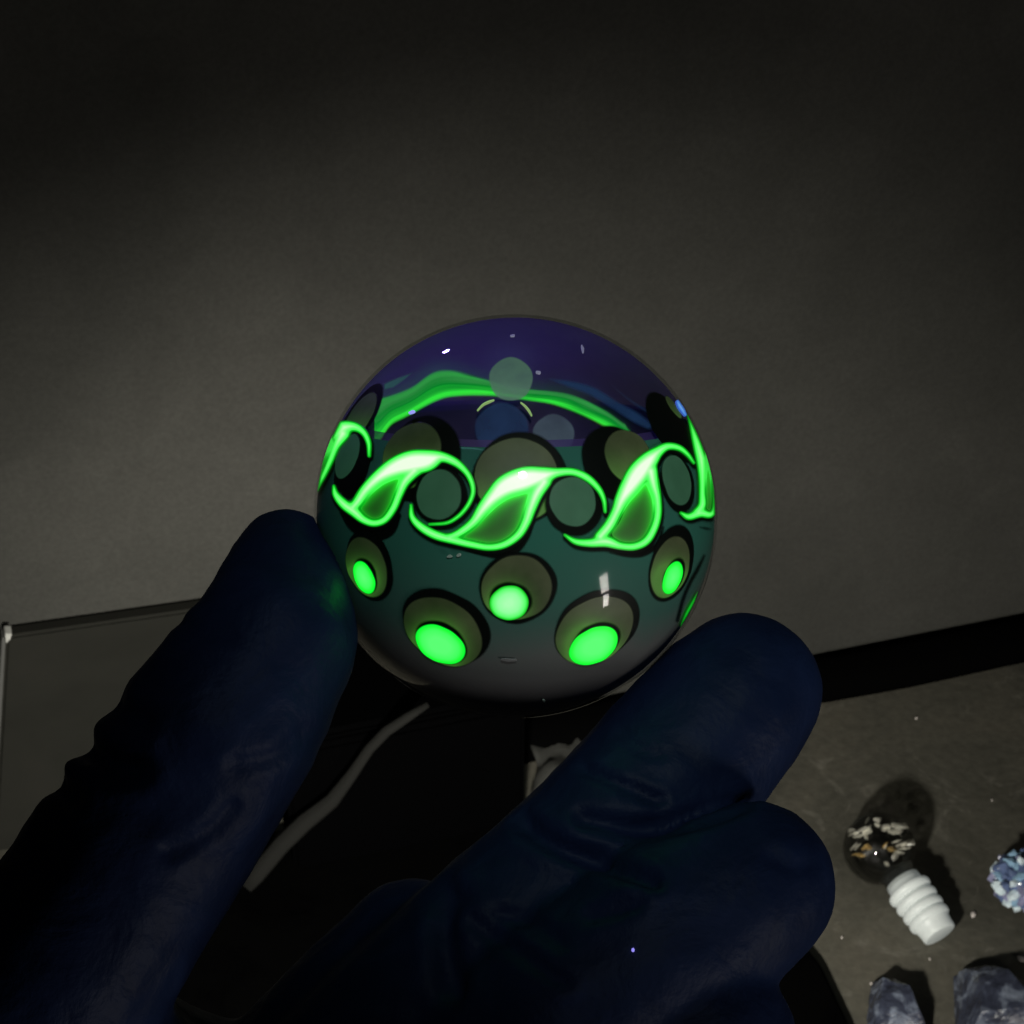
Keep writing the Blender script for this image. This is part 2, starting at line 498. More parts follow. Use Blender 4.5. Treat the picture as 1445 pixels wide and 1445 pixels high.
# dark glass shards
def shard(name, outline, height, seed, mat):
    base = [on_z(x, y, 0.0004) for x, y in outline]
    cen = sum(base) / len(base)
    bm = bmesh.new()
    r = random.Random(seed)
    for p in base:
        bm.verts.new(p)
    for k, f in ((.93, .45), (.58, 1.0)):
        for p in base:
            qv = cen + (p - cen) * k * r.uniform(.85, 1.06)
            bm.verts.new((qv[0], qv[1], height * f * r.uniform(.75, 1.1)))
    res = bmesh.ops.convex_hull(bm, input=bm.verts)
    bmesh.ops.delete(bm, geom=[v for v in bm.verts if not v.link_faces], context='VERTS')
    bmesh.ops.triangulate(bm, faces=bm.faces)
    bmesh.ops.subdivide_edges(bm, edges=bm.edges, cuts=6, use_grid_fill=True)
    bm.normal_update()
    for v in bm.verts:
        if v.co.z > 0.001:
            s = noise.noise(v.co * 260 + Vector((seed, 0, 0))) * .6 + abs(noise.noise(v.co * 620)) * .5
            v.co += v.normal * s * .0009
            v.co.z = max(v.co.z, .0006)
    return bm_obj(name, bm, mat, smooth=False)
sh_m = mottled("shard_glass", (0.018, 0.020, 0.033), (0.045, 0.052, 0.080), 200, rough=0.25, bump=0.5, bump_scale=900, c3=(0.26, 0.30, 0.38), spec=0.7, bdist=.0004)
tag(shard("glass_shard", [(1229, 1390), (1262, 1388), (1290, 1414), (1318, 1475), (1222, 1490), (1224, 1440)], 0.008, 3, sh_m),
    "smaller dark slate-blue glass shard at the bottom edge, under the white plug", "shard")
tag(shard("glass_shard", [(1345, 1378), (1385, 1368), (1420, 1392), (1480, 1425), (1500, 1490), (1350, 1500), (1349, 1430)], 0.010, 8, sh_m),
    "larger pitted dark blue glass shard in the bottom right corner of the table", "shard")

# crumbs of glass
cr_m = plain("crumb_glass", (0.55, 0.5, 0.47), 0.3, 0.6)
crumbs = [(1373, 1291, 5.5, "pinkish glass crumb on the table just right of the white plug"),
          (1441, 1354, 6, "pale glass crumb above the larger dark shard by the right edge"),
          (1231, 1388, 3.5, "small pale crumb at the tip of the smaller dark shard"),
          (1293, 1013, 2.5, "tiny pale crumb on the table below the black rail"),
          (1188, 1322, 2.2, "minute pale grain on the table between the glove and the white plug"),
          (1400, 1128, 1.8, "minute pale grain on the table above the blue crystal nugget"),
          (1312, 1352, 2.0, "minute pale grain on the table between plug and the larger dark shard")]
for i, (x, y, r_, lab) in enumerate(crumbs):
    p = on_z(x, y, 0.0004)
    rr = r_ * ((p - CAM) @ FW) / FPX
    bm = bmesh.new()
    bmesh.ops.create_icosphere(bm, subdivisions=1, radius=rr)
    for v in bm.verts:
        v.co *= random.uniform(.7, 1.25)
        v.co.z *= .8
    bmesh.ops.translate(bm, vec=Vector((p[0], p[1], rr * .6)), verts=bm.verts)
    tag(bm_obj("glass_crumb", bm, cr_m, smooth=False), lab, "crumb", "glass crumbs on the table")

# ------------------------------------------------------------------ the marble
marble = empty("glass_marble", MC)
tag(marble, "glass marble with glowing green waves and dots held between gloved fingers", "marble")

def catmull(pts, n=7):
    P = np.array(pts, float)
    P = np.vstack([2 * P[0] - P[1], P, 2 * P[-1] - P[-2]])
    out = []
    for i in range(1, len(P) - 2):
        for t in np.linspace(0, 1, n, endpoint=False):
            a, b, c, d = P[i - 1:i + 3]
            out.append(.5 * ((2 * b) + (-a + c) * t + (2 * a - 5 * b + 4 * c - d) * t * t + (-a + 3 * b - 3 * c + d) * t ** 3))
    out.append(P[-2])
    out = np.array(out); out[:, 2] = np.maximum(out[:, 2], .8)
    return out

def sd_stroke(X, Y, pts):
    c = catmull(pts)
    d = np.full(X.shape, 1e3)
    for a, b in zip(c, c[1:]):
        vx, vy = b[0] - a[0], b[1] - a[1]
        L = vx * vx + vy * vy + 1e-9
        t = np.clip(((X - a[0]) * vx + (Y - a[1]) * vy) / L, 0, 1)
        d = np.minimum(d, np.hypot(X - a[0] - t * vx, Y - a[1] - t * vy) - (a[2] + t * (b[2] - a[2])))
    return d

def smin(a, b, k):
    h = np.clip(.5 + .5 * (b - a) / k, 0, 1)
    return b + (a - b) * h - k * h * (1 - h)

def sd_poly(X, Y, pts):
    P = np.array(pts, float)
    d = np.full(X.shape, 1e9); s = np.ones(X.shape)
    n = len(P)
    for i in range(n):
        a, b = P[i], P[i - 1]
        ex, ey = b - a
        wx, wy = X - a[0], Y - a[1]
        t = np.clip((wx * ex + wy * ey) / (ex * ex + ey * ey), 0, 1)
        d = np.minimum(d, (wx - ex * t) ** 2 + (wy - ey * t) ** 2)
        c1 = Y >= a[1]; c2 = Y < b[1]; c3 = ex * wy > ey * wx
        flip = (c1 & c2 & c3) | (~c1 & ~c2 & ~c3)
        s = np.where(flip, -s, s)
    return s * np.sqrt(d)

def spoly(pts, n=6):
    P = np.array(pts, float); m = len(P); out = []
    for i in range(m):
        a, b, c, d = P[i - 1], P[i], P[(i + 1) % m], P[(i + 2) % m]
        for t in np.linspace(0, 1, n, endpoint=False):
            out.append(.5 * ((2 * b) + (-a + c) * t + (2 * a - 5 * b + 4 * c - d) * t * t + (-a + 3 * b - 3 * c + d) * t ** 3))
    return out

def sd_circle(X, Y, cx, cy, a, k, far=False):
    """round spot lying on the sphere, a = radius in pixels of arc"""
    p = on_shell(X, Y, k, far) - MC
    p /= np.linalg.norm(p, axis=-1, keepdims=True)
    c = on_shell(np.array(cx, float), np.array(cy, float), k, far) - MC
    c /= np.linalg.norm(c)
    th = np.arctan2(Y - cy, X - cx); ph = cx * .37 + a
    wob = 1 + .022 * np.sin(2 * th + ph) + .014 * np.sin(3 * th + 2.3 * ph) + .006 * np.sin(7 * th + ph)
    return np.arccos(np.clip(p @ c, -1, 1)) * 285 - a * wob

def inlay(name, fn, box, k, mat, step=1.5, far=False, parent=None, extra=None, bulge=0.0, skirt=0.008, label=None, depmod=None):
    """fn(X,Y) < 0 is filled; the filled area is meshed and laid on the sphere of radius k*R"""
    if not far:
        k = 1 - (1 - k) * .55; skirt = .005
    xs = np.arange(box[0], box[2] + step, step); ys = np.arange(box[1], box[3] + step, step)
    X, Y = np.meshgrid(xs, ys)
    F = fn(X, Y)
    rs = FPX * math.tan(math.asin(min(.999, k * R / D0)))
    F = np.maximum(F, np.hypot(X - MPX, Y - MPY) - rs + .9)
    F = np.where(np.abs(F) < 1e-4, 1e-4, F)
    ny, nx = F.shape
    pts, dep, idx = [], [], {}
    def corner(i, j):
        key = (i, j)
        if key not in idx:
            idx[key] = len(pts); pts.append((X[j, i], Y[j, i])); dep.append(-F[j, i])
        return idx[key]
    def edge(i0, j0, i1, j1):
        key = (i0, j0, i1, j1) if (i0, j0) < (i1, j1) else (i1, j1, i0, j0)
        if key not in idx:
            a, b = F[j0, i0], F[j1, i1]; t = a / (a - b)
            idx[key] = len(pts)
            pts.append((X[j0, i0] + t * (X[j1, i1] - X[j0, i0]), Y[j0, i0] + t * (Y[j1, i1] - Y[j0, i0]))); dep.append(0.0)
        return idx[key]
    ins = F < 0
    act = ins[:-1, :-1] | ins[1:, :-1] | ins[:-1, 1:] | ins[1:, 1:]
    faces = []
    for j, i in zip(*np.nonzero(act)):
        cs = [(i, j), (i, j + 1), (i + 1, j + 1), (i + 1, j)]
        poly = []
        for q_ in range(4):
            a, b = cs[q_], cs[(q_ + 1) % 4]
            ia, ib = ins[a[1], a[0]], ins[b[1], b[0]]
            if ia: poly.append(corner(*a))
            if ia != ib: poly.append(edge(*a, *b))
        if len(poly) >= 3: faces.append(poly)
    if not faces:
        return None
    pts = np.array(pts); dep = np.array(dep)
    kk = k + bulge * np.minimum(1, dep / 8.0)
    V = on_shell(pts[:, 0], pts[:, 1], k, far)
    V = MC + (V - MC) * (kk / k)[:, None]
    att = {'depth': depmod(pts[:, 0], pts[:, 1], dep) if depmod else dep}
    if extra:
        for nme, f in extra.items():
            att[nme] = f(pts[:, 0], pts[:, 1])
    # skirt so that the piece has thickness
    cnt = {}
    for f in faces:
        for a, b in zip(f, f[1:] + f[:1]):
            e = (min(a, b), max(a, b)); cnt[e] = cnt.get(e, []) + [(a, b)]
    low = {}
    V = list(V); nv0 = len(V)
    att = {n_: list(v_) for n_, v_ in att.items()}
    for e, l in cnt.items():
        if len(l) == 1:
            a, b = l[0]
            for q_ in (a, b):
                if q_ not in low:
                    low[q_] = len(V)
                    V.append(MC + (V[q_] - MC) * (1 + (skirt if far else -skirt)))
                    for n_ in att: att[n_].append(att[n_][q_])
            faces.append([b, a, low[a], low[b]])
    if far:
        faces = [f[::-1] for f in faces]
    o = mesh_obj(name, V, faces, mat, parent or marble, True, att)
    if label: o['label'] = label
    return o

# --- marble materials
def attr(nt, name):
    a = nt.nodes.new('ShaderNodeAttribute'); a.attribute_name = name
    return a.outputs['Fac']

def scaled(nt, sock, k):
    m = nt.nodes.new('ShaderNodeMath'); m.operation = 'MULTIPLY'
    nt.links.new(sock, m.inputs[0]); m.inputs[1].default_value = k
    return m.outputs[0]

def neon(name, stops, span, strength=1.0, base=(0.02, 0.12, 0.03)):
    m, nt, b = new_mat(name)
    r = ramp(nt, [(p / span, c) for p, c in stops])
    nt.links.new(scaled(nt, attr(nt, 'depth'), 1 / span), r.inputs[0])
    b.inputs['Base Color'].default_value = (*base, 1)
    b.inputs['Roughness'].default_value = 0.4
    nt.links.new(r.outputs[0], b.inputs['Emission Color'])
    b.inputs['Emission Strength'].default_value = strength
    return m
neon_wave = neon("neon_wave_glass", [(0, (0.0, 0.04, 0.0)), (1.0, (0.0, 0.15, 0.002)), (2.4, (0.0, 0.34, 0.008)), (3.8, (0.045, 0.75, 0.065)), (6.0, (0.12, 0.95, 0.145)), (8.5, (0.31, 1.0, 0.29)), (12.0, (0.60, 1.05, 0.54))], 16, 1.5)
neon_dot = neon("neon_dot_glass", [(0, (0.0, 0.12, 0.002)), (2.0, (0.0, 0.30, 0.01)), (5, (0.005, 0.55, 0.013)), (10, (0.017, 0.8, 0.036)), (22, (0.033, 0.95, 0.055))], 30, 3.3)
neon_dot_hot = neon("neon_dot_bright_glass", [(0, (0.0, 0.25, 0.005)), (2.0, (0.01, 0.7, 0.02)), (5, (0.10, 1.0, 0.15)), (12, (0.30, 1.02, 0.36)), (22, (0.42, 1.02, 0.46))], 30)

def thin_rim(m, span):
    nt_ = m.node_tree
    mr_ = nt_.nodes.new('ShaderNodeMapRange'); mr_.interpolation_type = 'SMOOTHSTEP'
    mr_.inputs['From Min'].default_value = -.4; mr_.inputs['From Max'].default_value = span
    nt_.links.new(attr(nt_, 'depth'), mr_.inputs['Value'])
    nt_.links.new(mr_.outputs[0], nt_.nodes['Principled BSDF'].inputs['Alpha'])
    return m
black = thin_rim(plain("black_glass", (0.0035, 0.0055, 0.0045), 0.5, 0.15), 4.5)
for m_ in (neon_wave, neon_dot, neon_dot_hot):
    thin_rim(m_, 1.8)

def glow_painted(name, base, glow, strength, noise_amt=.25):
    """glass with green light painted in by the 'glow' attribute"""
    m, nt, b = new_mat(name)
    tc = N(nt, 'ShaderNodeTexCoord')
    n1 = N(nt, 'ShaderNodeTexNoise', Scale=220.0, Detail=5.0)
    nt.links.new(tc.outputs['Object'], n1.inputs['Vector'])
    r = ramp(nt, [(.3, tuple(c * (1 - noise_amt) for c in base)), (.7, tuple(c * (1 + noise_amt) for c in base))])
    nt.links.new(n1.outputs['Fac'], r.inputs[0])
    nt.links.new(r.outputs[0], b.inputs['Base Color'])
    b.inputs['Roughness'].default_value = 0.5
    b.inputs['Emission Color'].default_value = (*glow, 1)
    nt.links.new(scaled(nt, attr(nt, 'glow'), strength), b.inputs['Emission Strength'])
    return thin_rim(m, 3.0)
olive = glow_painted("olive_glass", (0.118, 0.116, 0.066), (0.14, 0.62, 0.06), 0.36, .4)
greygreen = glow_painted("grey_green_glass", (0.082, 0.185, 0.125), (0.10, 0.60, 0.22), 0.14)
window = glow_painted("green_window_glass", (0.085, 0.14, 0.06), (0.01, 1.0, 0.02), 0.75)

# body: dark glass cup below the rim plane
TH = math.atan(.171)
AXM = UP * math.cos(TH) - FW * math.sin(TH)     # marble axis, leaning to the camera
RIM = 0.479

def cup(name, k, mat, keep, flip=False, nu=96, nv=64):
    u = np.cross(AXM, RT); u /= np.linalg.norm(u); v = np.cross(AXM, u)
    V, Fc = [], []
    for j in range(nv + 1):
        th = math.pi * j / nv
        for i in range(nu):
            ph = 2 * math.pi * i / nu
            V.append(MC + k * R * (AXM * math.cos(th) + (u * math.cos(ph) + v * math.sin(ph)) * math.sin(th)))
    for j in range(nv):
        for i in range(nu):
            f = [j * nu + i, (j + 1) * nu + i, (j + 1) * nu + (i + 1) % nu, j * nu + (i + 1) % nu]
            c = (sum(V[q_] for q_ in f) / 4 - MC) / R
            if keep(c): Fc.append(f[::-1] if flip else f)
    return mesh_obj(name, V, Fc, mat, marble)

bm_, nt, b = new_mat("marble_body_glass")
tc = N(nt, 'ShaderNodeTexCoord')
n1 = N(nt, 'ShaderNodeTexNoise', Scale=60.0, Detail=6.0, Distortion=0.8)
nt.links.new(tc.outputs['Object'], n1.inputs['Vector'])
dotn = nt.nodes.new('ShaderNodeVectorMath'); dotn.operation = 'DOT_PRODUCT'
geo = nt.nodes.new('ShaderNodeNewGeometry')
sub = nt.nodes.new('ShaderNodeVectorMath'); sub.operation = 'SUBTRACT'
nt.links.new(geo.outputs['Position'], sub.inputs[0]); sub.inputs[1].default_value = tuple(MC)
nt.links.new(sub.outputs[0], dotn.inputs[0]); dotn.inputs[1].default_value = tuple(AXM / R)
madd = nt.nodes.new('ShaderNodeMath'); madd.operation = 'MULTIPLY_ADD'
nt.links.new(n1.outputs['Fac'], madd.inputs[0]); madd.inputs[1].default_value = .5; 
nt.links.new(dotn.outputs['Value'], madd.inputs[2])
mr = N(nt, 'ShaderNodeMapRange', From_Min=-0.75, From_Max=0.85) if False else nt.nodes.new('ShaderNodeMapRange')
mr.inputs['From Min'].default_value = -0.75; mr.inputs['From Max'].default_value = 0.85
nt.links.new(madd.outputs[0], mr.inputs['Value'])
r = ramp(nt, [(0.0, (0.10, 0.092, 0.098)), (0.15, (0.17, 0.155, 0.165)), (0.30, (0.16, 0.165, 0.165)), (0.44, (0.075, 0.17, 0.145)), (0.65, (0.05, 0.21, 0.16)), (1.0, (0.05, 0.20, 0.165))])  # teal towards the top paints in the waves' scattered green light
nt.links.new(mr.outputs[0], r.inputs[0])
nt.links.new(r.outputs[0], b.inputs['Base Color'])
b.inputs['Roughness'].default_value = 0.45
b.inputs['Specular IOR Level'].default_value = 0.3
b.inputs['Specular IOR Level'].default_value = 0.05
body = cup("body", 0.986, bm_, lambda c: c @ AXM < RIM)

# violet inner wall, seen through the clear dome
vi, nt, b = new_mat("violet_glass")
b.inputs['Base Color'].default_value = (0.16, 0.08, 0.40, 1)
b.inputs['Roughness'].default_value = 0.4
n1 = N(nt, 'ShaderNodeTexNoise', Scale=110.0, Detail=4.0)
tc = N(nt, 'ShaderNodeTexCoord'); nt.links.new(tc.outputs['Object'], n1.inputs['Vector'])
r = ramp(nt, [(.3, (0.20, 0.13, 0.42)), (.7, (0.40, 0.26, 0.62))])
nt.links.new(n1.outputs['Fac'], r.inputs[0]); nt.links.new(r.outputs[0], b.inputs['Base Color'])
tr = nt.nodes.new('ShaderNodeBsdfTranslucent'); tr.inputs[0].default_value = (0.16, 0.08, 0.42, 1)
mx = nt.nodes.new('ShaderNodeMixShader'); mx.inputs[0].default_value = .5
nt.links.new(b.outputs[0], mx.inputs[1]); nt.links.new(tr.outputs[0], mx.inputs[2])
tv = nt.nodes.new('ShaderNodeBsdfTransparent'); tv.inputs[0].default_value = (0.62, 0.55, 0.95, 1)
mx2 = nt.nodes.new('ShaderNodeMixShader'); mx2.inputs[0].default_value = .32
nt.links.new(mx.outputs[0], mx2.inputs[1]); nt.links.new(tv.outputs[0], mx2.inputs[2])
nt.links.new(mx2.outputs[0], nt.nodes['Material Output'].inputs[0])
cup("inner_wall", 0.955, vi, lambda c: c @ AXM < RIM + .01, flip=True)
cup("dome_back", 0.984, vi, lambda c: c @ AXM >= RIM - .02 and c @ FW > -0.16, flip=True)

cup("clear_coat", 1.0, cg, lambda c: True, nu=160, nv=100)

# --- waves
WAVES = {
 'left': [[(445, 691, 2), (449, 670, 2.5), (455, 641, 3), (464, 619, 5), (480, 606, 9.5), (498, 602, 6), (512, 609, 4), (520, 624, 3), (521, 643, 1.6)],
          [(446, 690, 2), (456, 672, 3), (466, 650, 4), (474, 630, 5), (484, 612, 9)]],
 'a': [[(606, 740, 1), (630, 738, 1.6), (645, 730, 2.0), (656, 719, 2.2), (664, 706, 2.4), (667.5, 693, 2.6), (665, 679, 3), (657, 665, 3.6), (642, 652, 5), (622, 645, 7), (602, 650, 14.5), (580, 653, 16.5), (558, 660, 14), (536, 673, 10), (517, 691, 7.8), (505, 708, 6.5), (498, 716, 6)],
       [(471, 686, 1.3), (474, 698, 4), (485, 711, 6), (500, 722, 6.5), (513, 733, 5), (528, 738, 4.3), (543, 733, 4.3), (555, 717, 4.6), (563, 698, 5), (571, 680, 6.5), (585, 664, 8)]],
 'b': [[(854, 722, 1.4), (852, 705, 2.5), (844, 689, 3.5), (828, 674, 4.5), (808, 666, 4.5), (785, 667, 6), (764, 672, 12.5), (740, 677, 17.5), (715, 686, 16), (698, 700, 12), (683, 717, 9), (668, 737, 6), (650, 751, 5), (635, 758, 4)],
       [(580, 713, 1.3), (582, 730, 3.5), (595, 744, 5), (615, 755, 5.5), (640, 762, 5), (665, 768, 4.5), (690, 772, 4.2), (712, 768, 4.6), (731, 755, 5.2), (742, 737, 6), (749, 717, 7.2), (757, 697, 8.5), (768, 680, 9)]],
 'c': [[(979, 653, 1.3), (970, 641, 2.5), (958, 632, 3.5), (942, 630, 4.5), (928, 638, 7), (914, 652, 12.5), (901, 668, 15), (889, 686, 13), (878, 704, 9.5), (870, 722, 7), (860, 741, 7), (847, 757, 7)],
       [(797, 755, 1), (812, 764, 3.5), (832, 766, 5), (855, 764, 7), (875, 770, 4.6), (895, 771, 4.6), (912, 763, 5), (923, 745, 4.8), (928, 725, 4.8), (927, 703, 5.2), (922, 684, 7), (918, 665, 9)]],
 'right': [[(972, 584, 2), (977, 598, 4), (982, 615, 6), (987, 635, 7), (990, 655, 6), (991, 675, 4.5), (991, 695, 4), (991, 712, 5), (985, 722, 5)],
           [(961, 724, 1.3), (972, 729, 4), (988, 724, 5), (1002, 726, 4), (1008, 717, 2.5), (1008, 695, 2), (1004, 660, 2), (996, 632, 2), (988, 610, 2)]],
}
BOX = {'left': (436, 585, 530, 700), 'a': (464, 625, 675, 750), 'b': (572, 650, 862, 785), 'c': (790, 618, 988, 785), 'right': (952, 570, 1016, 742)}
def wave(key):
    s = WAVES[key]
    return lambda X, Y: smin(sd_stroke(X, Y, s[0]), sd_stroke(X, Y, s[1]), 5.0) - 2.0
# glass windows inside the waves
HOLES = {'a': [(578, 660), (555, 664), (530, 676), (508, 696), (500, 716), (514, 733), (535, 736), (552, 722), (563, 698), (574, 676)],
         'b': [(752, 686), (730, 686), (706, 700), (688, 722), (668, 742), (646, 757), (672, 766), (700, 770), (722, 760), (738, 738), (746, 712)],
         'c': [(924, 676), (902, 686), (886, 706), (874, 734), (862, 754), (878, 768), (900, 770), (920, 752), (928, 726), (928, 700)],
         'left': [(466, 618), (456, 645), (452, 668), (463, 655), (474, 632)],
         'right': [(996, 640), (991, 668), (993, 712), (1003, 722), (1006, 700), (1003, 664)]}
def softer(key):
    poly = HOLES[key]; sp = spoly(poly); P = np.array(poly)
    cx, cy = P.mean(0); ext = max(P.max(0) - P.min(0))
    def mod(x, y, dep):
        d = sd_poly(x, y, sp)
        side = np.clip(.75 - 2.0 * ((x - cx) * .25 + (y - cy) * .95) / ext, 0, 1)
        m = np.clip(1 - (d + 2) / 9.0, 0, 1) * side
        return np.maximum(dep, 3.6 * m)
    return mod
for key in WAVES:
    f = wave(key)
    inlay("wave_ribbon", f, BOX[key], 0.990, neon_wave, step=1.3, bulge=0.0022, depmod=softer(key))
    bx = BOX[key]
    sh = 4.5 if key in 'abc' else 3
    inlay("wave_outline", lambda X, Y, f=f, sh=sh: f(X - 1.5, Y - sh) - 2.6, (bx[0] - 6, bx[1] - 4, bx[2] + 10, bx[3] + 14), 0.9855, black, step=1.8)
for key, poly in HOLES.items():
    f = wave(key); sp = spoly(poly)
    P = np.array(poly)
    lo, hi = P.min(0) - 6, P.max(0) + 6
    cx, cy = (lo + hi) / 2
    ext = max(hi - lo)
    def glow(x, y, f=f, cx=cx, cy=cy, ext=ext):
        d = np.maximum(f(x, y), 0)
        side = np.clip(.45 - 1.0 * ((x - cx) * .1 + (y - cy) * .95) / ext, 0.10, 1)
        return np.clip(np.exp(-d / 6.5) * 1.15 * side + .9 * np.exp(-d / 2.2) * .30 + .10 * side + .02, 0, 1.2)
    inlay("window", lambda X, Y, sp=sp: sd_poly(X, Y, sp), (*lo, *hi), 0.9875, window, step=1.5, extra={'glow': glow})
blue = neon("blue_glow_glass", [(0, (0.03, 0.10, 0.5)), (2, (0.10, 0.35, 1.0)), (4, (0.3, 0.6, 1.0))], 8, 1.0, (0.05, 0.1, 0.4))
inlay("blue_tip", lambda X, Y: sd_stroke(X, Y, [(956.4, 566.7, 2.5), (959.3, 572.5, 3.4), (963.2, 578.3, 3.4), (967.1, 585.1, 2.2)]), (945, 550, 982, 595), 0.992, blue, step=1.0, label="small glowing blue tip at the marble's right rim")

# --- spots
zero = lambda x, y: np.zeros(np.shape(x))
def spot(name, cx, cy, a, k, mat, glow=None, label=None, clip=None, far=False, step=1.6):
    m = a + 4
    fn = lambda X, Y: sd_circle(X, Y, cx, cy, a, k, far) if clip is None else np.maximum(sd_circle(X, Y, cx, cy, a, k, far), clip(X, Y))
    return inlay(name, fn, (cx - m, cy - m, cx + m, cy + m), k, mat, step=step, extra={'glow': glow or zero}, label=label, far=far)

# scallops behind the waves
def wave_spill(y0, h):      # green light of the wave below, painted into the disc
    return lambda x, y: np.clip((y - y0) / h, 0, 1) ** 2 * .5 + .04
for (bx, by, ba, ox, oy, oa) in [(593, 646, 62, 578, 641, 47), (733, 674, 65, 730, 675, 57), (873, 652, 55, 888, 643, 39), (500, 590, 62, 503, 590, 44), (950, 600, 58, 951, 574, 20)]:
    clip = None
    spot("spot_ring", bx, by, ba, 0.979, black)
    spot("spot_disc", ox, oy, oa, 0.9815, olive, glow=wave_spill(oy - 25, 60))
# round eyes between the waves
for (bx, by, ba, ox, oy, oa) in [(620, 699, 41, 618.5, 698, 33.5), (812, 711, 43, 809, 707.5, 33), (959, 682, 43, 957, 677, 35), (494, 657, 48, 488, 643, 34)]:
    spot("eye_ring", bx, by, ba, 0.984 if bx < 900 else 0.9835, black)
    spot("eye_disc", ox, oy, oa, 0.9868, greygreen, glow=lambda x, y: np.full(np.shape(x), .30))
# dots of the lower rows
for (bx, by, ba, ox, oy, oa, lx, ly, la, mat) in [
        (518, 799, 51, 514, 801, 44, 513, 815.5, 23.5, neon_dot), (731, 831, 53, 729, 831, 47, 718.5, 851.5, 26, neon_dot_hot),
        (627, 888, 64, 623, 895, 58, 620, 911, 36, neon_dot), (846, 888, 65, 842, 894, 59, 839, 913, 36, neon_dot), (952, 797, 55, 949, 802, 45, 950, 815.5, 23.5, neon_dot)]:
    spot("dot_ring", bx, by, ba, 0.980, black)
    g = lambda x, y, lx=lx, ly=ly, la=la: np.clip(np.exp(-np.maximum(np.hypot(x - lx + 4, y - ly - 4) - la, 0) / 9.0) * .55 + .025, 0, 1)  # green light of the lit dot painted around it
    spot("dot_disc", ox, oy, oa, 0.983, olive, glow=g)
    spot("dot_shade", lx + 2, ly - 3, la + 3.5, 0.9862, black)
    spot("dot_light", lx, ly, la, 0.989, mat, step=1.3)
# dot seen edge-on at the right rim
inlay("rim_ring", lambda X, Y: sd_stroke(X, Y, [(994.3, 784.4, 3), (984.6, 803.8, 4), (973.9, 823.3, 4), (964.2, 846.6, 4), (956.4, 875.8, 4)]), (950, 775, 1012, 895), 0.983, black, step=1.5)
inlay("rim_light", lambda X, Y: sd_stroke(X, Y, [(984.6, 834.9, 1), (977.8, 849.5, 2.6), (969.0, 866.0, 2.8), (960.3, 883.5, 1.2)]), (945, 825, 1005, 895), 0.992, neon_wave, step=1.0)
inlay("rim_ring", lambda X, Y: sd_stroke(X, Y, [(988, 744, 2), (997, 746, 3), (1003, 747, 2)]), (980, 735, 1010, 755), 0.983, black, step=1.5)
# shadow patches under the waves, painted in black
for st in ([(482, 724, 4), (500, 742, 10), (525, 752, 13), (548, 748, 11), (562, 728, 6)], [(655, 776, 2), (680, 781, 5), (705, 783, 7), (728, 776, 7), (745, 756, 5), (754, 730, 3)],
           [(860, 780, 2), (885, 783, 5), (908, 781, 6), (928, 768, 5), (936, 744, 3)]):
    P = np.array(st)
    inlay("wave_shadow", lambda X, Y, st=st: sd_stroke(X, Y, st), (P[:, 0].min() - 16, P[:, 1].min() - 16, P[:, 0].max() + 16, P[:, 1].max() + 18), 0.9775, black, step=1.8)

# --- what shows through the dome (on the far inner wall)
arc_m, nt, b = new_mat("inner_green_glass")
r = ramp(nt, [(0.0, (0.0, 0.04, 0.012)), (0.12, (0.03, 0.34, 0.06)), (0.30, (0.025, 0.26, 0.05)), (0.45, (0.0, 0.22, 0.02)), (0.62, (0.01, 0.40, 0.03)), (0.78, (0.03, 0.85, 0.05)), (0.92, (0.04, 0.70, 0.04)), (1.0, (0.09, 0.10, 0.02))])
nt.links.new(attr(nt, 'across'), r.inputs[0])
b.inputs['Base Color'].default_value = (0.02, 0.1, 0.03, 1)
nt.links.new(r.outputs[0], b.inputs['Emission Color']); b.inputs['Emission Strength'].default_value = 0.95
mr_ = nt.nodes.new('ShaderNodeMapRange'); mr_.interpolation_type = 'SMOOTHSTEP'; mr_.inputs['From Max'].default_value = 7.0
nt.links.new(attr(nt, 'depth'), mr_.inputs['Value']); nt.links.new(mr_.outputs[0], b.inputs['Alpha'])
top = [(536, 560), (560, 553), (585, 543), (603, 527), (617, 520), (640, 520), (665, 526), (690, 534), (720, 544), (752, 547), (775, 549), (802, 553), (830, 563), (860, 580), (885, 600)]
bot = [(533, 640), (545, 604), (575, 590), (605, 573), (628, 563), (660, 561), (692, 561), (720, 563), (742, 567), (775, 572), (805, 581), (830, 592), (850, 604), (870, 612), (885, 618)]
def smooth_curve(pts):
    x = np.arange(480., 940., 1.); y = np.interp(x, *zip(*pts))
    k = np.hanning(41); k /= k.sum()
    return x[20:-20], np.convolve(y, k, 'same')[20:-20]
(tx, ty), (bx_, by_) = smooth_curve(top), smooth_curve(bot)
def across(x, y):
    t = np.interp(x, tx, ty); q_ = np.interp(x, bx_, by_)
    u = (y - t) / np.maximum(q_ - t, 1)
    return np.clip(u + .05 * np.sin(x * .05 + y * .1) + .035 * np.sin(u * 26 + x * .02) + .02 * np.sin(u * 47 + 1), 0, 1)
inlay("inner_arc", lambda X, Y: np.maximum(np.interp(X, tx, ty) - Y, Y - np.interp(X, bx_, by_)) + np.maximum(0, 534 - X) + np.maximum(0, X - 882),
      (530, 510, 888, 650), 0.945, arc_m, step=1.6, far=True, extra={'across': across}, label="glowing green arc of the far wave seen through the dome")
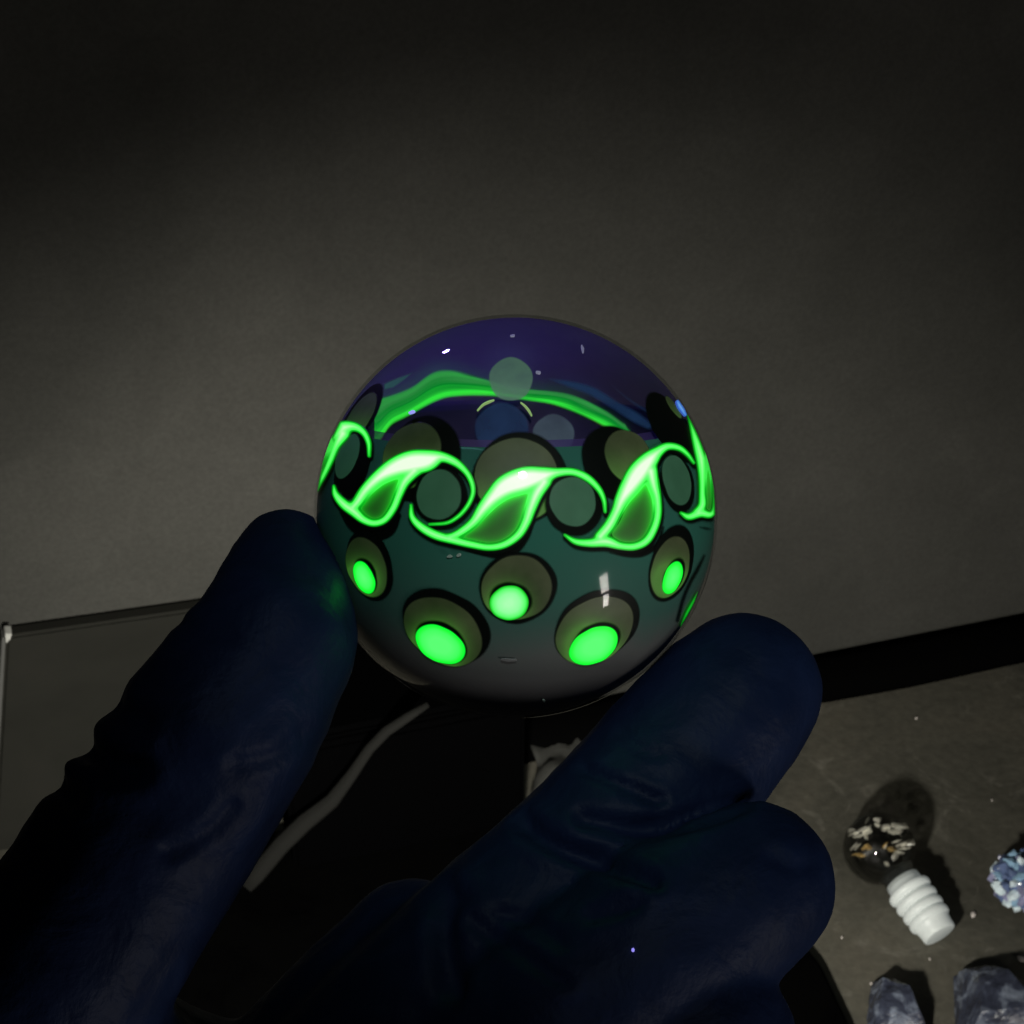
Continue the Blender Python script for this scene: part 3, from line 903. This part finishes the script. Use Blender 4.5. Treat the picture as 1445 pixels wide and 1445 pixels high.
def misty(name, base, emit, span, amax):
    """cloudy inclusion whose rim thins out into the clear glass"""
    m, nt, b = new_mat(name)
    b.inputs['Base Color'].default_value = (*base, 1)
    b.inputs['Specular IOR Level'].default_value = 0
    b.inputs['Emission Color'].default_value = (*emit, 1)
    b.inputs['Emission Strength'].default_value = .75
    n_ = N(nt, 'ShaderNodeTexNoise', Scale=260.0, Detail=4.0)
    tc_ = N(nt, 'ShaderNodeTexCoord'); nt.links.new(tc_.outputs['Object'], n_.inputs['Vector'])
    mr_ = nt.nodes.new('ShaderNodeMapRange'); mr_.interpolation_type = 'SMOOTHSTEP'
    mr_.inputs['From Max'].default_value = span; mr_.inputs['To Max'].default_value = amax
    nt.links.new(attr(nt, 'depth'), mr_.inputs['Value'])
    nr_ = nt.nodes.new('ShaderNodeMapRange'); nr_.inputs['From Min'].default_value = .3; nr_.inputs['From Max'].default_value = .6; nr_.inputs['To Min'].default_value = .65
    nt.links.new(n_.outputs['Fac'], nr_.inputs['Value'])
    mm_ = nt.nodes.new('ShaderNodeMath'); mm_.operation = 'MULTIPLY'
    nt.links.new(mr_.outputs[0], mm_.inputs[0]); nt.links.new(nr_.outputs[0], mm_.inputs[1])
    nt.links.new(mm_.outputs[0], b.inputs['Alpha'])
    return m
haze_m = misty("pale_green_disc_glass", (0.34, 0.60, 0.44), (0.075, 0.15, 0.105), 3.0, .95)
haze_m2 = misty("blue_disc_glass", (0.10, 0.18, 0.40), (0.008, 0.018, 0.055), 5.0, .8)
haze_m3 = misty("grey_disc_glass", (0.28, 0.34, 0.42), (0.035, 0.048, 0.07), 3.5, .85)
def far_spot(name, cx, cy, rr, k, mat, lab=None):
    m = rr + 4
    return inlay(name, lambda X, Y: np.hypot(X - cx, (Y - cy)) - rr + .5 * np.sin(np.arctan2(Y - cy, X - cx) * 5), (cx - m, cy - m, cx + m, cy + m), k, mat, step=1.4, far=True, label=lab)
far_spot("inner_disc", 708, 606, 40, 0.925, haze_m2, "dark blue inner disc")
far_spot("inner_disc", 781, 614, 31, 0.915, haze_m3, "faint grey inner disc")
far_spot("inner_disc", 721, 535, 32, 0.905, haze_m, "pale green inner disc")
pale = plain("pale_arc_glass", (0.75, 0.85, 0.45), 0.4, 0.3, **{'Emission Color': (0.5, 0.8, 0.25, 1), 'Emission Strength': 0.35})
inlay("inner_glint", lambda X, Y: sd_stroke(X, Y, [(674, 580, .8), (682, 572, 1.3), (690, 568, 1.5), (697, 565.5, .8)]), (668, 560, 702, 586), 0.90, pale, step=.9, far=True)
inlay("inner_glint", lambda X, Y: sd_stroke(X, Y, [(735, 569, .8), (741, 574, 1.3), (746, 580, 1.5), (750, 587, 1)]), (730, 563, 755, 592), 0.90, pale, step=.9, far=True)
teal = misty("teal_streak_glass", (0.2, 0.5, 0.5), (0.03, 0.10, 0.10), 4.0, .9)
inlay("inner_streak", lambda X, Y: sd_poly(X, Y, [(540, 541), (560, 532), (587, 523), (572, 537), (556, 548), (541, 552)]), (535, 515, 592, 558), 0.935, teal, step=1.3, far=True)
lb = misty("blue_streak_glass", (0.16, 0.30, 0.55), (0.012, 0.035, 0.09), 7.0, .8)
for st in ([(775, 535, 3), (800, 541, 7), (835, 552, 9), (868, 572, 9), (895, 588, 10), (915, 600, 8)], [(858, 538, 1.5), (878, 556, 3), (898, 571, 4), (917, 582, 4)]):
    P = np.array(st)
    inlay("inner_streak", lambda X, Y, st=st: sd_stroke(X, Y, st), (P[:, 0].min() - 12, P[:, 1].min() - 12, P[:, 0].max() + 12, P[:, 1].max() + 14), 0.950, lb, step=1.6, far=True)
inlay("rim_edge", lambda X, Y: sd_stroke(X, Y, [(636, 628, 2), (652, 632, 2.2), (668, 633, 2.2), (690, 636, 2)]), (630, 620, 695, 642), 0.977, teal, step=1.2)

# tiny bubbles and painted glints just under the surface
bub = plain("bubble_glint_glass", (0.55, 0.52, 0.65), 0.4, 0.4, **{'Emission Color': (0.35, 0.33, 0.6, 1), 'Emission Strength': 0.15})
glint_m = plain("violet_glint_glass", (0.5, 0.5, 0.95), 0.3, 0.6, **{'Emission Color': (0.35, 0.35, 1.0, 1), 'Emission Strength': 0.8})  # violet glint painted in as a glowing speck
bub3 = plain("grey_bubble_glint_glass", (0.45, 0.55, 0.5), 0.3, 0.6)
for st, mt in [([(721, 473.5, 1.3), (725, 473, 1.6)], bub), ([(821, 487, .9), (822.5, 492, 1.8), (823, 497, .9)], bub), ([(758, 525, 2), (761, 525.5, 2.2)], bub),
               ([(578, 582.5, 1.8), (582, 581, 2.2), (584, 580.5, 1.6)], glint_m), ([(631, 786, 1), (634, 785, 2), (637, 785.5, 1.2)], bub3), ([(646, 784, 2), (648, 783, 2.4)], bub3),
               ([(767, 989, 1.6), (768, 990, 1.6)], bub3), ([(708, 931, 1.2), (717, 932, 2.0), (728, 932, 1.2)], plain("dim_bubble_glint_glass", (0.25, 0.24, 0.25), .5, .3))]:
    P = np.array(st)
    inlay("bubble_glint", lambda X, Y, st=st: sd_stroke(X, Y, st), (P[:, 0].min() - 5, P[:, 1].min() - 5, P[:, 0].max() + 5, P[:, 1].max() + 5), 0.9945, mt, step=.8, skirt=.002)

# ------------------------------------------------------------------ gloved hand
def chain(bm, pts, sub=9):
    P = [(at(x, y, d), r * d / FPX) for x, y, r, d in pts]
    for (a, ra), (b, rb_) in zip(P, P[1:]):
        for t in np.linspace(0, 1, sub):
            c = a + (b - a) * t
            bmesh.ops.create_icosphere(bm, subdivisions=3, radius=ra + (rb_ - ra) * t, matrix=Matrix.Translation(Vector(c)))
bm = bmesh.new()
thumb = [(403, 792, 76, .196), (401, 840, 97, .191), (385, 908, 121, .188), (312, 1025, 142, .186), (222, 1165, 148, .187), (110, 1330, 158, .184), (10, 1490, 185, .183)]
index = [(1050, 973, 110, .199), (1022, 1005, 120, .198), (950, 1085, 124, .196), (850, 1190, 120, .192), (725, 1305, 124, .189), (600, 1435, 140, .188), (470, 1590, 165, .188)]
middle = [(1062, 1248, 119, .185), (1020, 1275, 130, .184), (925, 1340, 140, .182), (800, 1440, 152, .181), (650, 1590, 165, .183)]
ring_f = [(1000, 1470, 125, .180), (900, 1530, 140, .180), (720, 1680, 165, .183)]
palm = [(10, 1490, 185, .183), (180, 1640, 230, .190), (330, 1720, 260, .192), (470, 1650, 220, .190), (600, 1640, 200, .188), (720, 1700, 190, .185)]
mound = [(585, 1350, 110, .195), (505, 1455, 130, .194), (430, 1600, 180, .193)]
wrist = [(330, 1720, 265, .192), (330, 1950, 250, .185), (310, 2250, 240, .172)]
for c_ in (thumb, index, middle, ring_f, palm, mound, wrist):
    chain(bm, c_)
me = bpy.data.meshes.new("tmp"); bm.to_mesh(me); bm.free()
tmp = bpy.data.objects.new("tmp", me); COL.objects.link(tmp)
md = tmp.modifiers.new("r", 'REMESH'); md.mode = 'VOXEL'; md.voxel_size = 0.0006
sm = tmp.modifiers.new("s", 'SMOOTH'); sm.factor = .5; sm.iterations = 9
dg = bpy.context.evaluated_depsgraph_get()
hm = bpy.data.meshes.new_from_object(tmp.evaluated_get(dg))
bpy.data.objects.remove(tmp)
n = len(hm.vertices)
V = np.empty(n * 3, np.float64); hm.vertices.foreach_get('co', V); V = V.reshape(-1, 3)
NR = np.empty(n * 3, np.float64); hm.vertices.foreach_get('normal', NR); NR = NR.reshape(-1, 3)
px, py, pz = to_px(V)
px0, py0 = px.copy(), py.copy()
for i in range(n):
    q_ = noise.noise_vector(V[i] * 160)
    px[i] += q_[0] * 9; py[i] += q_[1] * 9
front = np.clip(-(NR @ FW) * 2 + .55, 0, 1)
def fold(pts, width, depth):
    d = sd_stroke(px, py, [(x, y, .8) for x, y in pts]) + .8
    return front * (np.exp(-(d / (width * 1.25)) ** 2) * -depth * .62 + .16 * depth * np.exp(-((d - width * 2.6) / (width * 1.3)) ** 2))
mm = 0.001
D = np.zeros(n)
for pts, wd_, dp in [
    ([(826, 1086), (852, 1096), (879, 1109), (905, 1122), (930, 1133)], 7, 1.1),
    ([(822, 1152), (849, 1159), (898, 1174), (948, 1166), (1000, 1148), (1050, 1130)], 9, 1.5),
    ([(745, 1166), (775, 1182), (809, 1199), (869, 1226), (915, 1245)], 10, 1.8),
    ([(835, 1292), (860, 1288), (895, 1278)], 8, .9), ([(665, 1300), (689, 1319), (739, 1348), (790, 1386)], 8, .8),
    ([(640, 1262), (628, 1290), (625, 1330), (640, 1400)], 12, 1.6), ([(700, 1290), (740, 1300), (790, 1330)], 9, .7),
    ([(880, 1030), (900, 1048), (930, 1060)], 7, .5), ([(1090, 1210), (1120, 1225), (1140, 1220)], 8, .4),
    ([(10, 1062), (50, 1085), (100, 1120)], 13, 1.6), ([(70, 1000), (105, 1045), (150, 1075), (190, 1085)], 15, 2.0),
    ([(140, 955), (165, 1000), (200, 1020)], 13, 1.0), ([(-20, 1120), (20, 1145)], 10, 1.4),
    ([(250, 870), (290, 890), (330, 895)], 7, .4), ([(330, 1140), (300, 1170), (240, 1200)], 9, .7), ([(430, 1030), (390, 1060), (330, 1075)], 9, .6)]:
    D += fold(pts, wd_, dp * mm)
for i in range(n):
    p = V[i]
    D[i] += .00022 * noise.noise((p[0] * 170, p[1] * 170, p[2] * 170)) + .00010 * noise.noise((p[0] * 480, p[1] * 480, p[2] * 480))
V2 = V + NR * D[:, None]
# the glove presses against the marble, never into it
dv = V2 - MC
dist = np.linalg.norm(dv, axis=1)
lim = R * 1.006
inside = dist < lim
V2[inside] = MC + dv[inside] / dist[inside][:, None] * lim
hm.vertices.foreach_set('co', V2.ravel())
hm.polygons.foreach_set('use_smooth', [True] * len(hm.polygons))
hm.name = "gloved_hand"
gm, nt, b = new_mat("navy_nitrile")
tc = N(nt, 'ShaderNodeTexCoord')
n1 = N(nt, 'ShaderNodeTexNoise', Scale=150.0, Detail=5.0, Distortion=1.0)
n2 = N(nt, 'ShaderNodeTexNoise', Scale=1400.0, Detail=3.0)
for q_ in (n1, n2): nt.links.new(tc.outputs['Object'], q_.inputs['Vector'])
r = ramp(nt, [(.3, (0.0065, 0.014, 0.048)), (.7, (0.0105, 0.021, 0.068))])
nt.links.new(n1.outputs['Fac'], r.inputs[0]); nt.links.new(r.outputs[0], b.inputs['Base Color'])
b.inputs['Roughness'].default_value = .55
b.inputs['Specular IOR Level'].default_value = .12
bp = N(nt, 'ShaderNodeBump', Strength=.25, Distance=.0003); nt.links.new(n2.outputs['Fac'], bp.inputs['Height'])
bp2 = N(nt, 'ShaderNodeBump', Strength=.4, Distance=.001); nt.links.new(n1.outputs['Fac'], bp2.inputs['Height']); nt.links.new(bp.outputs[0], bp2.inputs['Normal'])
nt.links.new(bp2.outputs[0], b.inputs['Normal'])
hm.materials.clear(); hm.materials.append(gm)
hand = bpy.data.objects.new("gloved_hand", hm); COL.objects.link(hand)
tag(hand, "hand in a dark navy nitrile glove gripping the glowing marble", "hand")

# violet glint on the glove, built as a small glowing speck
from mathutils.bvhtree import BVHTree
bv = BVHTree.FromPolygons([Vector(v) for v in V2], [tuple(q_.vertices) for q_ in hm.polygons])
d_ = Vector(ray(893.5, 1341)).normalized()
hit, nrm, _, _ = bv.ray_cast(Vector(CAM), d_)
bm = bmesh.new()
bmesh.ops.create_icosphere(bm, subdivisions=1, radius=.00019)
for v in bm.verts:
    v.co *= random.uniform(.8, 1.2); v.co.x *= .8
bmesh.ops.translate(bm, vec=hit + nrm * .0001, verts=bm.verts)
tag(bm_obj("glint_speck", bm, plain("violet_glint", (0.3, 0.25, 0.8), .6, .2, **{'Emission Color': (.32, .28, 1, 1), 'Emission Strength': .9}), smooth=False),
    "tiny violet glint built as a glowing speck on the glove's lower curled finger", "lint")
